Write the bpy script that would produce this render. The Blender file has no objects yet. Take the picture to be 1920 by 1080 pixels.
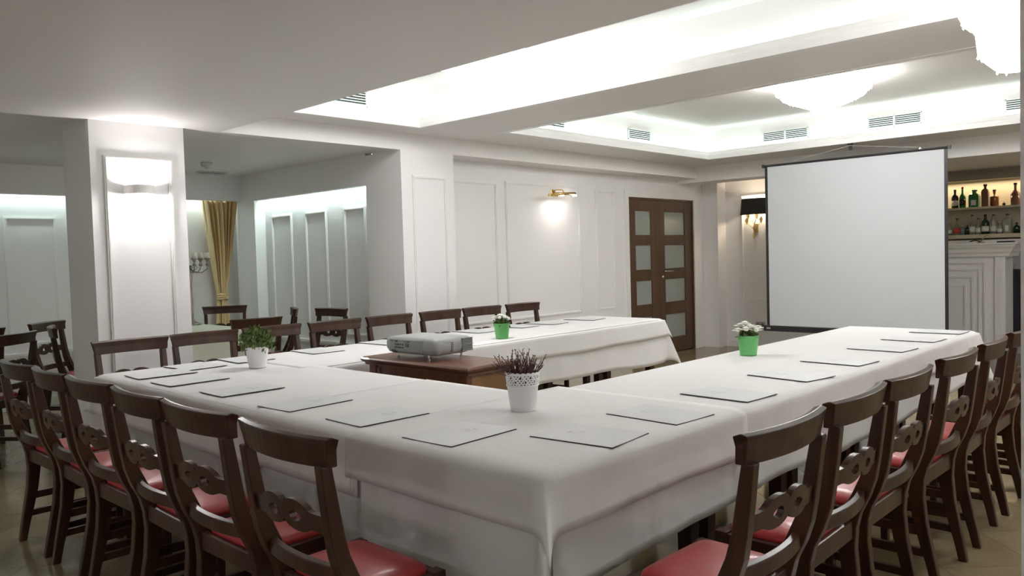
import bpy, bmesh, math, random
from mathutils import Vector, Matrix
random.seed(7)
PI = math.pi
scene = bpy.context.scene
C = scene.collection

# ------------------------------------------------------------------ camera
YAW, PITCH, ROLL, F, CAMH = math.radians(43.65), 0.0400, 0.0285, 1487.0, 1.36
fw = Vector((math.cos(YAW)*math.cos(PITCH), math.sin(YAW)*math.cos(PITCH), -math.sin(PITCH)))
rt = Vector((math.sin(YAW), -math.cos(YAW), 0)); dn = fw.cross(rt)
r2 = rt*math.cos(ROLL) + dn*math.sin(ROLL); d2 = fw.cross(r2)
cam = bpy.data.cameras.new('camera'); cam_o = bpy.data.objects.new('camera', cam); C.objects.link(cam_o)
M = Matrix(((r2.x, -d2.x, -fw.x, 0), (r2.y, -d2.y, -fw.y, 0), (r2.z, -d2.z, -fw.z, CAMH), (0, 0, 0, 1)))
cam_o.matrix_world = M
cam.sensor_width = 36; cam.lens = F/1920*36; cam.clip_start = .05
scene.camera = cam_o
def project(x, y, z):
    p = Vector((x, y, z-CAMH)); d = p.dot(fw)
    return (960+F*p.dot(r2)/d, 540+F*p.dot(d2)/d, d)

# ------------------------------------------------------------------ world, exposure
w = bpy.data.worlds.new('world'); scene.world = w; w.use_nodes = True
w.node_tree.nodes['Background'].inputs[0].default_value = (.8, .85, .9, 1)
w.node_tree.nodes['Background'].inputs[1].default_value = .05
vs = scene.view_settings
vs.view_transform = 'Standard'; vs.look = 'None'; vs.exposure = 1.6; vs.gamma = 1; vs.use_curve_mapping = False
try:
    scene.cycles.use_denoising = True
    scene.cycles.max_bounces = 10; scene.cycles.diffuse_bounces = 6
    scene.cycles.sample_clamp_indirect = 6
except Exception: pass

# room heights
Z1, Z2, Z3, ZA, ZB = 2.32, 2.47, 2.85, 2.345, 2.27

COOL = (.80, 1.0, .95); WARM = (1, .80, .55); NEUT = (1, .985, .975)
def area(name, loc, sx, sy, power, col, rot=(0, 0, 0), spread=PI):
    l = bpy.data.lights.new(name, 'AREA'); l.shape = 'RECTANGLE'; l.size = sx; l.size_y = sy
    l.energy = power; l.color = col; l.spread = spread
    o = bpy.data.objects.new(name, l); o.location = loc; o.rotation_euler = rot; C.objects.link(o); return o
def point(name, loc, power, col, r=.03):
    l = bpy.data.lights.new(name, 'POINT'); l.energy = power; l.color = col; l.shadow_soft_size = r
    o = bpy.data.objects.new(name, l); o.location = loc; C.objects.link(o); return o
# trays in the ceiling: (x0, x1, y0, y1)
TRAY = [(2.98, 4.38, -1.2, 5.2), (5.17, 8.7, -1.2, 4.93)]
LEDW = [.36, .55]     # LED watts per metre
for i, (x0, x1, y0, y1) in enumerate(TRAY):
    zz = Z2+.06; g = .075
    for nm, loc, ln, rz in (('a', (x0-g, (y0+y1)/2, zz), y1-y0, PI/2), ('b', (x1+g, (y0+y1)/2, zz), y1-y0, PI/2),
                            ('c', ((x0+x1)/2, y0-g, zz), x1-x0, 0), ('d', ((x0+x1)/2, y1+g, zz), x1-x0, 0)):
        area('cove_strip', loc, ln, .03, LEDW[i]*ln, COOL, (PI, 0, rz))
# alcove coves, behind the bulkheads, shining down
area('alcove_strip', (4.50, 7.05, 2.15), 2.0, .03, 3.4, COOL, (0, 0, PI/2))
area('alcove_strip', (1.7, 8.72, 2.15), 5.2, .03, 5.0, COOL, (0, 0, 0))
area('bar_shelf_strip', (12.2, 2.6, 2.19), 2.4, .03, 3.0, WARM, (0, 0, PI/2))

# ------------------------------------------------------------------ materials
def mat(name, col, rough=.5, metal=0, noise=None, bump=None, emit=None, spec=None, coat=0, trans=0, sss=0):
    m = bpy.data.materials.new(name); m.use_nodes = True
    nt = m.node_tree; b = nt.nodes['Principled BSDF']
    b.inputs['Base Color'].default_value = (*col, 1); b.inputs['Roughness'].default_value = rough
    b.inputs['Metallic'].default_value = metal
    if spec is not None: b.inputs['Specular IOR Level'].default_value = spec
    b.inputs['Coat Weight'].default_value = coat
    b.inputs['Transmission Weight'].default_value = trans
    tc = nt.nodes.new('ShaderNodeTexCoord')
    if noise:
        sc, stretch, col2, lo, hi = noise
        mp = nt.nodes.new('ShaderNodeMapping'); mp.inputs['Scale'].default_value = stretch
        n = nt.nodes.new('ShaderNodeTexNoise'); n.inputs['Scale'].default_value = sc; n.inputs['Detail'].default_value = 5
        r = nt.nodes.new('ShaderNodeValToRGB')
        r.color_ramp.elements[0].position = lo; r.color_ramp.elements[1].position = hi
        r.color_ramp.elements[0].color = (*col, 1); r.color_ramp.elements[1].color = (*col2, 1)
        nt.links.new(tc.outputs['Object'], mp.inputs[0]); nt.links.new(mp.outputs[0], n.inputs[0])
        nt.links.new(n.outputs[0], r.inputs[0]); nt.links.new(r.outputs[0], b.inputs['Base Color'])
    if bump:
        n2 = nt.nodes.new('ShaderNodeTexNoise'); n2.inputs['Scale'].default_value = bump[0]; n2.inputs['Detail'].default_value = 4
        bp = nt.nodes.new('ShaderNodeBump'); bp.inputs['Strength'].default_value = bump[1]; bp.inputs['Distance'].default_value = bump[2]
        nt.links.new(tc.outputs['Object'], n2.inputs[0]); nt.links.new(n2.outputs[0], bp.inputs['Height'])
        nt.links.new(bp.outputs[0], b.inputs['Normal'])
    if emit:
        b.inputs['Emission Color'].default_value = (*emit[0], 1); b.inputs['Emission Strength'].default_value = emit[1]
    return m
MT = dict(
    wall=mat('wall_paint', (.81, .80, .80), .55, bump=(60, .05, .002)),
    ceil=mat('ceiling_paint', (.80, .785, .765), .6, bump=(40, .05, .002)),
    trim=mat('trim_paint', (.82, .815, .80), .4),
    olive=mat('olive_paint', (.33, .30, .24), .5),
    cream=mat('bar_back_paint', (.60, .54, .40), .5),
    wood=mat('chair_wood', (.036, .016, .009), .30, noise=(14, (1, 1, .12), (.066, .029, .014), .35, .7), spec=.32),
    desk=mat('desk_wood', (.13, .050, .028), .35, noise=(9, (.15, 1, 1), (.19, .080, .042), .3, .7), coat=.15),
    desk2=mat('desk_side_wood', (.30, .155, .055), .45, noise=(6, (1, 1, .1), (.24, .12, .045), .4, .6)),
    door=mat('door_wood', (.075, .037, .018), .4, noise=(10, (1, 1, .08), (.11, .055, .027), .3, .75)),
    red=mat('red_vinyl', (.42, .030, .034), .38, bump=(90, .08, .001), coat=.1),
    cloth=mat('white_cloth', (.765, .76, .76), .85, bump=(5, .3, .02), spec=.2),
    clothg=mat('cream_cloth', (.70, .71, .60), .85, bump=(7, .25, .006), spec=.2),
    pane=mat('frosted_pane', (.33, .36, .33), .18, spec=.6),
    brass=mat('brass', (.72, .50, .20), .25, 1),
    chrome=mat('chrome', (.75, .73, .68), .2, 1),
    pewter=mat('pewter', (.42, .38, .32), .3, 1),
    gold=mat('gilt', (.62, .46, .20), .35, .8),
    black=mat('black_plastic', (.018, .018, .02), .4),
    shade=mat('black_shade', (.020, .016, .012), .8),
    screen=mat('screen_fabric', (.545, .565, .59), .8),
    proj=mat('projector_shell', (.38, .40, .40), .35),
    projd=mat('projector_dark', (.09, .10, .10), .5),
    projg=mat('projector_panel', (.30, .32, .32), .5),
    pw=mat('white_pot', (.82, .82, .82), .35),
    pg=mat('green_pot', (.14, .48, .15), .45),
    soil=mat('soil', (.03, .02, .012), .9),
    leaf=mat('leaf_green', (.065, .12, .025), .5, noise=(45, (1, 1, 1), (.20, .27, .075), .35, .65)),
    heather=mat('heather_stem', (.10, .045, .045), .7, noise=(60, (1, 1, 1), (.17, .085, .085), .4, .6)),
    petal=mat('white_petal', (.85, .85, .80), .6),
    paper=mat('paper', (.68, .695, .71), .55),
    papere=mat('folder_card', (.045, .035, .03), .6),
    ink=mat('grey_ink', (.55, .56, .58), .6),
    curtain=mat('gold_curtain', (.66, .47, .22), .45, noise=(4, (1, 1, .2), (.74, .57, .32), .3, .7)),
    candle=mat('candle_wax', (.85, .78, .66), .5),
    vent=mat('vent_white', (.78, .80, .79), .5),
    ventd=mat('vent_dark', (.05, .07, .06), .8),
    glow=mat('chandelier_glow', (.9, .9, .9), .3, emit=(NEUT, 7.5)),
    glow2=mat('chandelier_soft_glow', (.9, .9, .9), .3, emit=(NEUT, 4.8)),
    crystal=mat('crystal', (.95, .95, .95), .05, emit=(NEUT, 2.0), spec=.8),
    lamp=mat('lamp_lens', (.9, .9, .9), .3, emit=((1, .95, .85), 12)),
    garment=mat('dark_garment', (.018, .018, .026), .8),
    bluegrey=mat('blue_grey_paint', (.34, .36, .38), .6),
    grout=mat('grout', (.20, .16, .10), .8),
    sensor=mat('sensor_plastic', (.55, .54, .50), .5),
    plate=mat('socket_plate', (.45, .42, .37), .4),
    gdark=mat('dark_green_glass', (.012, .03, .012), .12, spec=.7),
    gbrown=mat('brown_glass', (.02, .012, .008), .12, spec=.7),
    ggreen=mat('green_glass', (.02, .20, .05), .12, spec=.7),
    gpink=mat('pink_liquor', (.20, .09, .065), .12, spec=.7),
    gclear=mat('clear_glass', (.62, .62, .50), .08, spec=.7, trans=.6),
    gblue=mat('pale_blue_glass', (.25, .35, .38), .1, spec=.7, trans=.3),
    gcopper=mat('copper_jar', (.32, .14, .06), .25, .7),
    gred=mat('red_liquor', (.75, .06, .05), .2),
    label=mat('bottle_label', (.72, .72, .66), .6),
    cork=mat('cork', (.10, .06, .035), .7),
)
# floor tile: polished stone with per-tile tone
def tile_mat():
    m = bpy.data.materials.new('floor_stone'); m.use_nodes = True; nt = m.node_tree; b = nt.nodes['Principled BSDF']
    geo = nt.nodes.new('ShaderNodeNewGeometry')
    n = nt.nodes.new('ShaderNodeTexNoise'); n.inputs['Scale'].default_value = 2.2; n.inputs['Detail'].default_value = 8
    n2 = nt.nodes.new('ShaderNodeTexNoise'); n2.inputs['Scale'].default_value = 60; n2.inputs['Detail'].default_value = 3
    mx = nt.nodes.new('ShaderNodeMath'); mx.operation = 'MULTIPLY_ADD'; mx.inputs[1].default_value = .35
    oi = nt.nodes.new('ShaderNodeObjectInfo')
    m3 = nt.nodes.new('ShaderNodeMath'); m3.operation = 'MULTIPLY_ADD'; m3.inputs[1].default_value = .12
    r = nt.nodes.new('ShaderNodeValToRGB')
    r.color_ramp.elements[0].position = .45; r.color_ramp.elements[1].position = .95
    r.color_ramp.elements[0].color = (.185, .140, .072, 1); r.color_ramp.elements[1].color = (.30, .245, .145, 1)
    L = nt.links.new
    L(geo.outputs['Position'], n.inputs[0]); L(geo.outputs['Position'], n2.inputs[0])
    L(n2.outputs[0], mx.inputs[0]); L(n.outputs[0], mx.inputs[2])
    L(oi.outputs['Random'], m3.inputs[0]); L(mx.outputs[0], m3.inputs[2])
    L(m3.outputs[0], r.inputs[0]); L(r.outputs[0], b.inputs['Base Color'])
    b.inputs['Roughness'].default_value = .16
    return m
MT['tile'] = tile_mat()

# ------------------------------------------------------------------ helpers
def link(o, parent=None):
    C.objects.link(o)
    if parent: o.parent = parent
    return o
def obj(name, bm, m, parent=None, smooth=False, bevel=0, seg=2, loc=None):
    me = bpy.data.meshes.new(name)
    bmesh.ops.recalc_face_normals(bm, faces=bm.faces)
    bm.to_mesh(me); bm.free()
    me.materials.append(MT[m] if isinstance(m, str) else m)
    if smooth:
        for p in me.polygons: p.use_smooth = True
    o = bpy.data.objects.new(name, me)
    if bevel:
        md = o.modifiers.new('bevel', 'BEVEL'); md.width = bevel; md.segments = seg; md.limit_method = 'ANGLE'
    if loc: o.location = loc
    return link(o, parent)
def tag(o, label, cat, group=None):
    o['label'] = label; o['category'] = cat
    if group: o['group'] = group
    return o
def struct(o): o['kind'] = 'structure'; return o
def empty(name, loc=(0, 0, 0), rz=0):
    o = bpy.data.objects.new(name, None); o.location = loc; o.rotation_euler = (0, 0, rz); o.empty_display_size = .1
    C.objects.link(o); return o
def thing(name, label, cat, loc=(0, 0, 0), rz=0, group=None):
    return tag(empty(name, loc, rz), label, cat, group)
def dup(root, loc, rz, label, group=None):
    r = root.copy(); C.objects.link(r); r.location = loc; r.rotation_euler = (0, 0, rz); r['label'] = label
    if group: r['group'] = group
    for ch in root.children:
        c = ch.copy(); C.objects.link(c); c.parent = r
        for g in ch.children:
            d = g.copy(); C.objects.link(d); d.parent = c
    return r
def B(): return bmesh.new()
def box(bm, x0, x1, y0, y1, z0, z1):
    v = [bm.verts.new(p) for p in ((x0, y0, z0), (x1, y0, z0), (x1, y1, z0), (x0, y1, z0), (x0, y0, z1), (x1, y0, z1), (x1, y1, z1), (x0, y1, z1))]
    for f in ((0, 3, 2, 1), (4, 5, 6, 7), (0, 1, 5, 4), (1, 2, 6, 5), (2, 3, 7, 6), (3, 0, 4, 7)): bm.faces.new([v[i] for i in f])
    return bm
def bx(*a): return box(B(), *a)
def loft(bm, rings, cap=True, closed=True):
    R = [[bm.verts.new(p) for p in r] for r in rings]; n = len(R[0])
    for a, b in zip(R, R[1:]):
        for i in range(n if closed else n-1):
            j = (i+1) % n; bm.faces.new((a[i], a[j], b[j], b[i]))
    if cap:
        bm.faces.new(R[0][::-1]); bm.faces.new(R[-1])
    return bm
def lathe(bm, prof, n=24, c=(0, 0, 0), scal=0, lobes=12):
    R = []
    for r, z in prof:
        ring = []
        for i in range(n):
            a = 2*PI*i/n; rr = r*(1+scal*abs(math.cos(a*lobes/2)))
            ring.append((c[0]+rr*math.cos(a), c[1]+rr*math.sin(a), c[2]+z))
        R.append(ring)
    return loft(bm, R, cap=True)
def tube(bm, pts, r, n=8):
    rings = []; pts = [Vector(p) for p in pts]
    for i, p in enumerate(pts):
        t = (pts[min(i+1, len(pts)-1)]-pts[max(i-1, 0)]).normalized()
        up = Vector((0, 0, 1)) if abs(t.z) < .9 else Vector((1, 0, 0))
        u = t.cross(up).normalized(); v = t.cross(u)
        rr = r[i] if isinstance(r, (list, tuple)) else r
        rings.append([p+u*rr*math.cos(2*PI*k/n)+v*rr*math.sin(2*PI*k/n) for k in range(n)])
    return loft(bm, rings)
def sphere(bm, c, r, sz=1, n=10, m=6):
    R = []
    for j in range(m+1):
        a = -PI/2+PI*j/m; rr = max(r*math.cos(a), r*.02)
        R.append([(c[0]+rr*math.cos(2*PI*i/n), c[1]+rr*math.sin(2*PI*i/n), c[2]+r*sz*math.sin(a)) for i in range(n)])
    return loft(bm, R)

# ------------------------------------------------------------------ setting: floor
floor = struct(obj('floor', bx(-1.6, 12.6, -2.5, 9.1, -.06, -.008), 'grout'))
T = .404; s2 = math.sqrt(2)
cells = []
for i in range(-30, 40):
    for j in range(-10, 60):
        a = (i+.5)*T + 1.851 - 0.404*4; b = (j+.5)*T     # a along (x-y), b along (x+y)
        x = (a+b)/s2; y = (b-a)/s2
        if -1.6+.3 < x < 12.6-.3 and -2.5+.3 < y < 9.1-.3:
            u, v, d = project(x, y, 0) if (Vector((x, y, -CAMH)).dot(fw) > .3) else (9999, 9999, 99)
            hid = (1.75 < x < 2.4 and 1.7 < y < 4.6)
            vis = -150 < u < 2070 and 500 < v < 1300 and not hid
            cells.append((0 if vis else 1, d, x, y))
cells.sort()
tb = bx(-T/2+.001, T/2-.001, -T/2+.001, T/2-.001, -.008, 0)
tile0 = obj('floor_tile', tb, 'tile', floor); tile0.rotation_euler = (0, 0, PI/4)
first = True
rest = B()
for k, (nv, d, x, y) in enumerate(cells):
    if k < 300:
        o = tile0 if first else tile0.copy()
        if not first: link(o, floor)
        first = False
        o.location = (x, y, 0)
    else:
        h = T/2-.0015; c_ = h*s2
        vv = [rest.verts.new(p) for p in ((x, y-c_, 0), (x+c_, y, 0), (x, y+c_, 0), (x-c_, y, 0))]
        rest.faces.new(vv)
ro = obj('floor_tiling', rest, 'tile', floor); ro['kind'] = 'stuff'

# ------------------------------------------------------------------ setting: walls and ceilings
def panel(parent, axis, pos, a0, a1, z0, z1, side=-1, w=.03, d=.010):
    """rectangular raised moulding on a wall; axis 'y': wall plane y=pos facing side; 'x': plane x=pos"""
    bm = B()
    for (p0, p1, q0, q1) in ((a0, a1, z0, z0+w), (a0, a1, z1-w, z1), (a0, a0+w, z0+w, z1-w), (a1-w, a1, z0+w, z1-w)):
        lo, hi = sorted((pos, pos+side*d))
        if axis == 'y': box(bm, p0, p1, lo, hi, q0, q1)
        else: box(bm, lo, hi, p0, p1, q0, q1)
    for dd, ww in ((d+.006, .010),):
        lo, hi = sorted((pos+side*d, pos+side*dd)); m = w*.35
        for (p0, p1, q0, q1) in ((a0+m, a1-m, z0+m, z0+m+ww), (a0+m, a1-m, z1-m-ww, z1-m), (a0+m, a0+m+ww, z0+m+ww, z1-m-ww), (a1-m-ww, a1-m, z0+m+ww, z1-m-ww)):
            if axis == 'y': box(bm, p0, p1, lo, hi, q0, q1)
            else: box(bm, lo, hi, p0, p1, q0, q1)
    return obj('panel_moulding', bm, 'trim', parent)

wl = B(); box(wl, 5.02, 8.17, 5.79, 6.0, 0, Z1+.05); box(wl, 8.17, 9.78, 5.79, 6.0, 2.09, Z1+.05); box(wl, 9.78, 10.02, 5.79, 6.0, 0, Z1+.05)
wall_left = struct(obj('wall_left', wl, 'wall'))
panel(wall_left, 'y', 5.79, 5.22, 5.875, .68, 2.13); panel(wall_left, 'y', 5.79, 6.0, 7.24, .68, 2.15); panel(wall_left, 'y', 5.79, 7.54, 7.91, .68, 2.12)
panel(wall_left, 'y', 5.79, 6.0, 7.24, .16, .58); panel(wall_left, 'y', 5.79, 5.22, 5.875, .16, .58); panel(wall_left, 'y', 5.79, 7.54, 7.91, .16, .58)
obj('architrave', box(box(bx(8.12, 8.20, 5.77, 5.79, 0, 2.13), 9.75, 9.83, 5.77, 5.79, 0, 2.13), 8.20, 9.75, 5.77, 5.79, 2.06, 2.13), 'trim', wall_left)
struct(obj('baseboard_left', box(bx(5.02, 8.12, 5.775, 5.79, 0, .10), 9.83, 10.02, 5.775, 5.79, 0, .10), 'trim', bevel=.004))

pil = struct(obj('wall_pilaster', bx(4.40, 5.02, 5.5, 6.02, 0, Z1-.0005), 'wall'))
panel(pil, 'y', 5.5, 4.52, 4.925, .3, 2.11)
obj('plinth', bx(4.385, 5.035, 5.485, 5.52, 0, .10), 'trim', pil)
col = struct(obj('wall_column', bx(1.86, 2.48, 5.503, 6.0, 0, ZA+.01), 'wall'))
panel(col, 'y', 5.5, 1.94, 2.39, .35, 2.095)
obj('plinth', bx(1.845, 2.495, 5.485, 6.015, 0, .10), 'trim', col)

# alcove behind the column
wall_alcove = struct(obj('wall_alcove_right', bx(4.55, 4.75, 5.95, 9.1, 0, 2.6), 'wall'))
for y0, y1 in ((7.56, 7.98), (6.90, 7.30), (6.24, 6.60)): panel(wall_alcove, 'x', 4.55, y0, y1, .62, 1.88)
obj('dado_rail', bx(4.525, 4.55, 6.02, 8.1, .52, .55), 'trim', wall_alcove)
struct(obj('trim_1', bx(4.402, 4.47, 6.02, 8.12, 2.05, ZA+.02), 'wall'))         # bulkhead on the right of the alcove
struct(obj('trim_2', bx(-1.6, 4.42, 8.42, 8.5, 2.07, ZA+.02), 'wall'))          # bulkhead at the back of the alcove
struct(obj('wall_corner_pier', bx(4.42, 4.56, 8.12, 8.5, 0, 2.6), 'wall'))
wall_back_alcove = struct(obj('wall_alcove_back', bx(-1.6, 4.75, 8.8, 9.0, 0, 2.6), 'wall'))
panel(wall_back_alcove, 'y', 8.8, 2.17, 2.63, .62, 1.88); panel(wall_back_alcove, 'y', 8.8, 2.85, 3.85, .62, 1.86); panel(wall_back_alcove, 'y', 8.8, .8, 1.95, .62, 1.88)
obj('dado_rail', bx(-1.6, 4.55, 8.775, 8.8, .52, .55), 'trim', wall_back_alcove)
struct(obj('baseboard_alcove', bx(-1.6, 4.55, 8.785, 8.8, 0, .10), 'trim', bevel=.004))

# back: pier beside the door, sconce wall, bar recess
pier = struct(obj('wall_pier', bx(10.02, 10.27, 5.56, 6.0, 0, 2.6), 'wall'))
wall_back = struct(obj('wall_back', bx(10.25, 10.42, 2.86, 5.6, 0, 2.6), 'wall'))
panel(wall_back, 'x', 10.25, 2.95, 5.32, .66, 2.12)
struct(obj('baseboard_back', box(bx(10.235, 10.25, 2.86, 5.56, 0, .09), 10.005, 10.02, 5.56, 5.79, 0, .09), 'trim'))
wall_bar = struct(obj('wall_bar', bx(12.32, 12.5, 1.0, 4.2, 0, 2.6), 'cream'))
struct(obj('trim_3', box(bx(11.9, 12.32, 1.0, 4.2, 2.21, 2.62), 11.86, 11.9, 1.0, 4.2, 2.19, 2.27), 'olive'))       # header over the bar shelves
struct(obj('wall_bar_partition', bx(11.2, 11.32, .9, 2.42, 0, 1.345), 'bluegrey'))
struct(obj('wall_far_right', bx(11.2, 12.4, 3.9, 4.2, 0, 2.6), 'wall'))
struct(obj('wall_right', bx(-1.6, 12.6, -2.6, -2.5, 0, 3.0), 'wall'))
struct(obj('wall_front', bx(-1.7, -1.6, -2.6, 9.1, 0, 3.0), 'wall'))
struct(obj('wall_rear', bx(12.5, 12.6, -2.6, 6.0, 0, 3.0), 'wall'))
# near wall end that closes the view on the right
struct(obj('wall_end_near', bx(1.28, 1.45, -2.5, .2475, 0, Z1+.1), 'wall'))

# ceilings
struct(obj('ceiling_near', bx(-1.6, 2.75, -2.5, 5.56, Z1, 3.0), 'ceil'))
struct(obj('ceiling_alcove', bx(-1.6, 4.75, 5.57, 9.1, ZA, 3.0), 'ceil'))
struct(obj('beam_left', box(bx(2.752, 4.40, 5.502, 5.565, Z1, 3.0), 4.40, 9.38, 5.502, 5.9, Z1, 3.0), 'ceil'))
struct(obj('beam_back', bx(9.38, 9.75, -2.5, 6.0, ZB, 3.0), 'ceil'))
struct(obj('ceiling_back', bx(9.75, 12.6, -2.5, 6.0, 2.33, 3.0), 'ceil'))
(a0, a1, a2, a3), (b0, b1, b2, b3) = TRAY
cm = B()
box(cm, 2.75, a0, -2.5, 5.5, Z2, Z2+.03); box(cm, a1, b0, -2.5, 5.5, Z2, Z2+.03); box(cm, b1, 9.38, -2.5, 5.5, Z2, Z2+.03)
box(cm, a0, a1, -2.5, a2, Z2, Z2+.03); box(cm, a0, a1, a3, 5.5, Z2, Z2+.03); box(cm, b0, b1, -2.5, b2, Z2, Z2+.03); box(cm, b0, b1, b3, 5.5, Z2, Z2+.03)
ceiling = struct(obj('ceiling', cm, 'ceil'))
GAP = .13
for i, (x0, x1, y0, y1) in enumerate(TRAY):
    X0, X1, Y0, Y1 = x0-GAP, x1+GAP, y0-GAP, y1+GAP
    bm = B(); t = .04
    box(bm, X0-t, X0, Y0-t, Y1+t, Z2+.02, Z3); box(bm, X1, X1+t, Y0-t, Y1+t, Z2+.02, Z3)
    box(bm, X0, X1, Y0-t, Y0, Z2+.02, Z3); box(bm, X0, X1, Y1, Y1+t, Z2+.02, Z3)
    box(bm, X0-t, X1+t, Y0-t, Y1+t, Z3, Z3+.04)
    tr = struct(obj('ceiling_tray', bm, 'ceil'))
    # crown moulding running round the opening
    prof = [(-.006, 0), (-.006, .026), (.010, .030), (.010, .050), (.018, .054), (.034, .070), (.036, .086), (.048, .090), (.048, .100), (.062, .100), (.062, 0)]
    bm = B(); rings = []
    for (sx, sy) in ((0, 0), (1, 0), (1, 1), (0, 1)):
        rings.append([((x1+d if sx else x0-d), (y1+d if sy else y0-d), Z2-.004+z) for d, z in prof])
    loft(bm, rings+[rings[0]], cap=False); bmesh.ops.remove_doubles(bm, verts=bm.verts, dist=1e-5)
    obj('crown_moulding', bm, 'trim', tr)
    # small cornice at the tray top
    bm = B(); rings = []
    for (sx, sy) in ((0, 0), (1, 0), (1, 1), (0, 1)):
        rings.append([((X1-d if sx else X0+d), (Y1-d if sy else Y0+d), Z3-z) for d, z in ((0, .016), (.006, .016), (.012, .008), (.016, 0), (0, 0))])
    loft(bm, rings+[rings[0]], cap=False); bmesh.ops.remove_doubles(bm, verts=bm.verts, dist=1e-5)
    obj('cornice', bm, 'trim', tr)

# ventilation grilles in the trays
def grille(name, label, axis, pos, a0, a1, z0, z1, side, double=False):
    t = thing(name, label, 'vent', ((a0+a1)/2 if axis == 'y' else pos, pos if axis == 'y' else (a0+a1)/2, (z0+z1)/2), 0 if axis == 'y' else PI/2*(1), 'air vents in the ceiling trays')
    # local x along the wall; local -y (axis y) faces the room
    if axis == 'x': t.rotation_euler = (0, 0, PI/2 if side > 0 else -PI/2)
    wd, h = (a1-a0)/2, (z1-z0)/2
    obj('backing', bx(-wd, wd, -.004, 0, -h, h), 'ventd', t)
    fr = B(); w_ = .010
    for p in ((-wd, wd, h-w_, h), (-wd, wd, -h, -h+w_), (-wd, -wd+w_, -h, h), (wd-w_, wd, -h, h)): box(fr, p[0], p[1], -.014, -.003, p[2], p[3])
    if double: box(fr, -.008, .008, -.014, -.003, -h, h)
    obj('frame', fr, 'vent', t)
    n = 5
    for k in range(n):
        zc = -h+w_+(2*h-2*w_)*(k+.5)/n
        s = bx(-wd+w_, wd-w_, -.012, -.005, -.0032, .0032); o = obj('slat', s, 'vent', t, loc=(0, 0, zc)); o.rotation_euler = (.5, 0, 0)
    return t
yv = 4.93+GAP; xv = 8.7+GAP
grille('ceiling_vent', 'small white air vent left of the screen on the tray wall', 'y', yv, 7.20, 7.63, 2.60, 2.72, -1)
grille('ceiling_vent', 'air vent half hidden behind the ceiling beam edge', 'y', yv, 5.75, 6.12, 2.60, 2.72, -1)
grille('ceiling_vent', 'air vent on the end wall of the nearer ceiling tray', 'y', 5.2+GAP, 3.42, 3.93, 2.605, 2.73, -1)
grille('ceiling_vent', 'double air vent above the left half of the screen', 'x', xv, 3.75, 4.29, 2.60, 2.72, -1, True)
grille('ceiling_vent', 'double air vent above the right half of the screen', 'x', xv, 2.57, 3.10, 2.60, 2.72, -1, True)
grille('ceiling_vent', 'rightmost air vent at the edge of the near wall end', 'x', xv, 1.35, 1.83, 2.60, 2.72, -1, True)

# ------------------------------------------------------------------ door
door = empty('door_1', (0, 5.79, 0)); struct(door)
obj('frame', box(box(bx(8.20, 8.225, -.005, .10, 0, 2.06), 9.725, 9.75, -.005, .10, 0, 2.06), 8.225, 9.725, -.005, .10, 2.035, 2.06), 'door', door)
ZP = [(1.585, 1.89), (1.14, 1.45), (.69, .995), (.21, .525)]
def leaf(x0, x1, p0, p1):
    bm = B(); zs = [.01]+[z for a in reversed(ZP) for z in a]+[2.033]
    box(bm, x0, p0, .01, .05, .01, 2.033); box(bm, p1, x1, .01, .05, .01, 2.033)
    for k in range(0, len(zs), 2): box(bm, p0, p1, .01, .05, zs[k], zs[k+1])
    lf = obj('door_leaf', bm, 'door', door, bevel=.003)
    for z0, z1 in ZP: obj('pane', bx(p0-.004, p1+.004, .026, .034, z0-.004, z1+.004), 'pane', lf)
    return lf
leaf(8.226, 8.905, 8.375, 8.728); lr = leaf(8.908, 9.724, 9.045, 9.545)
hb = B(); tube(hb, [(8.97, .012, 1.105), (8.97, -.05, 1.105), (9.0, -.055, 1.105), (9.14, -.055, 1.105)], .009); lathe(hb, [(.001, 0), (.02, .0), (.02, .003), (.001, .004)], 12, (8.97, .01, 1.105))
obj('handle', hb, 'chrome', lr, smooth=True)
obj('lock', lathe(B(), [(.001, -.012), (.018, -.012), (.018, .012), (.001, .012)], 12, (8.97, .005, 1.035)), 'chrome', lr)
obj('wall_behind_door', bx(8.1, 9.85, .12, .16, 0, 2.1), 'wall', door)

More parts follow.
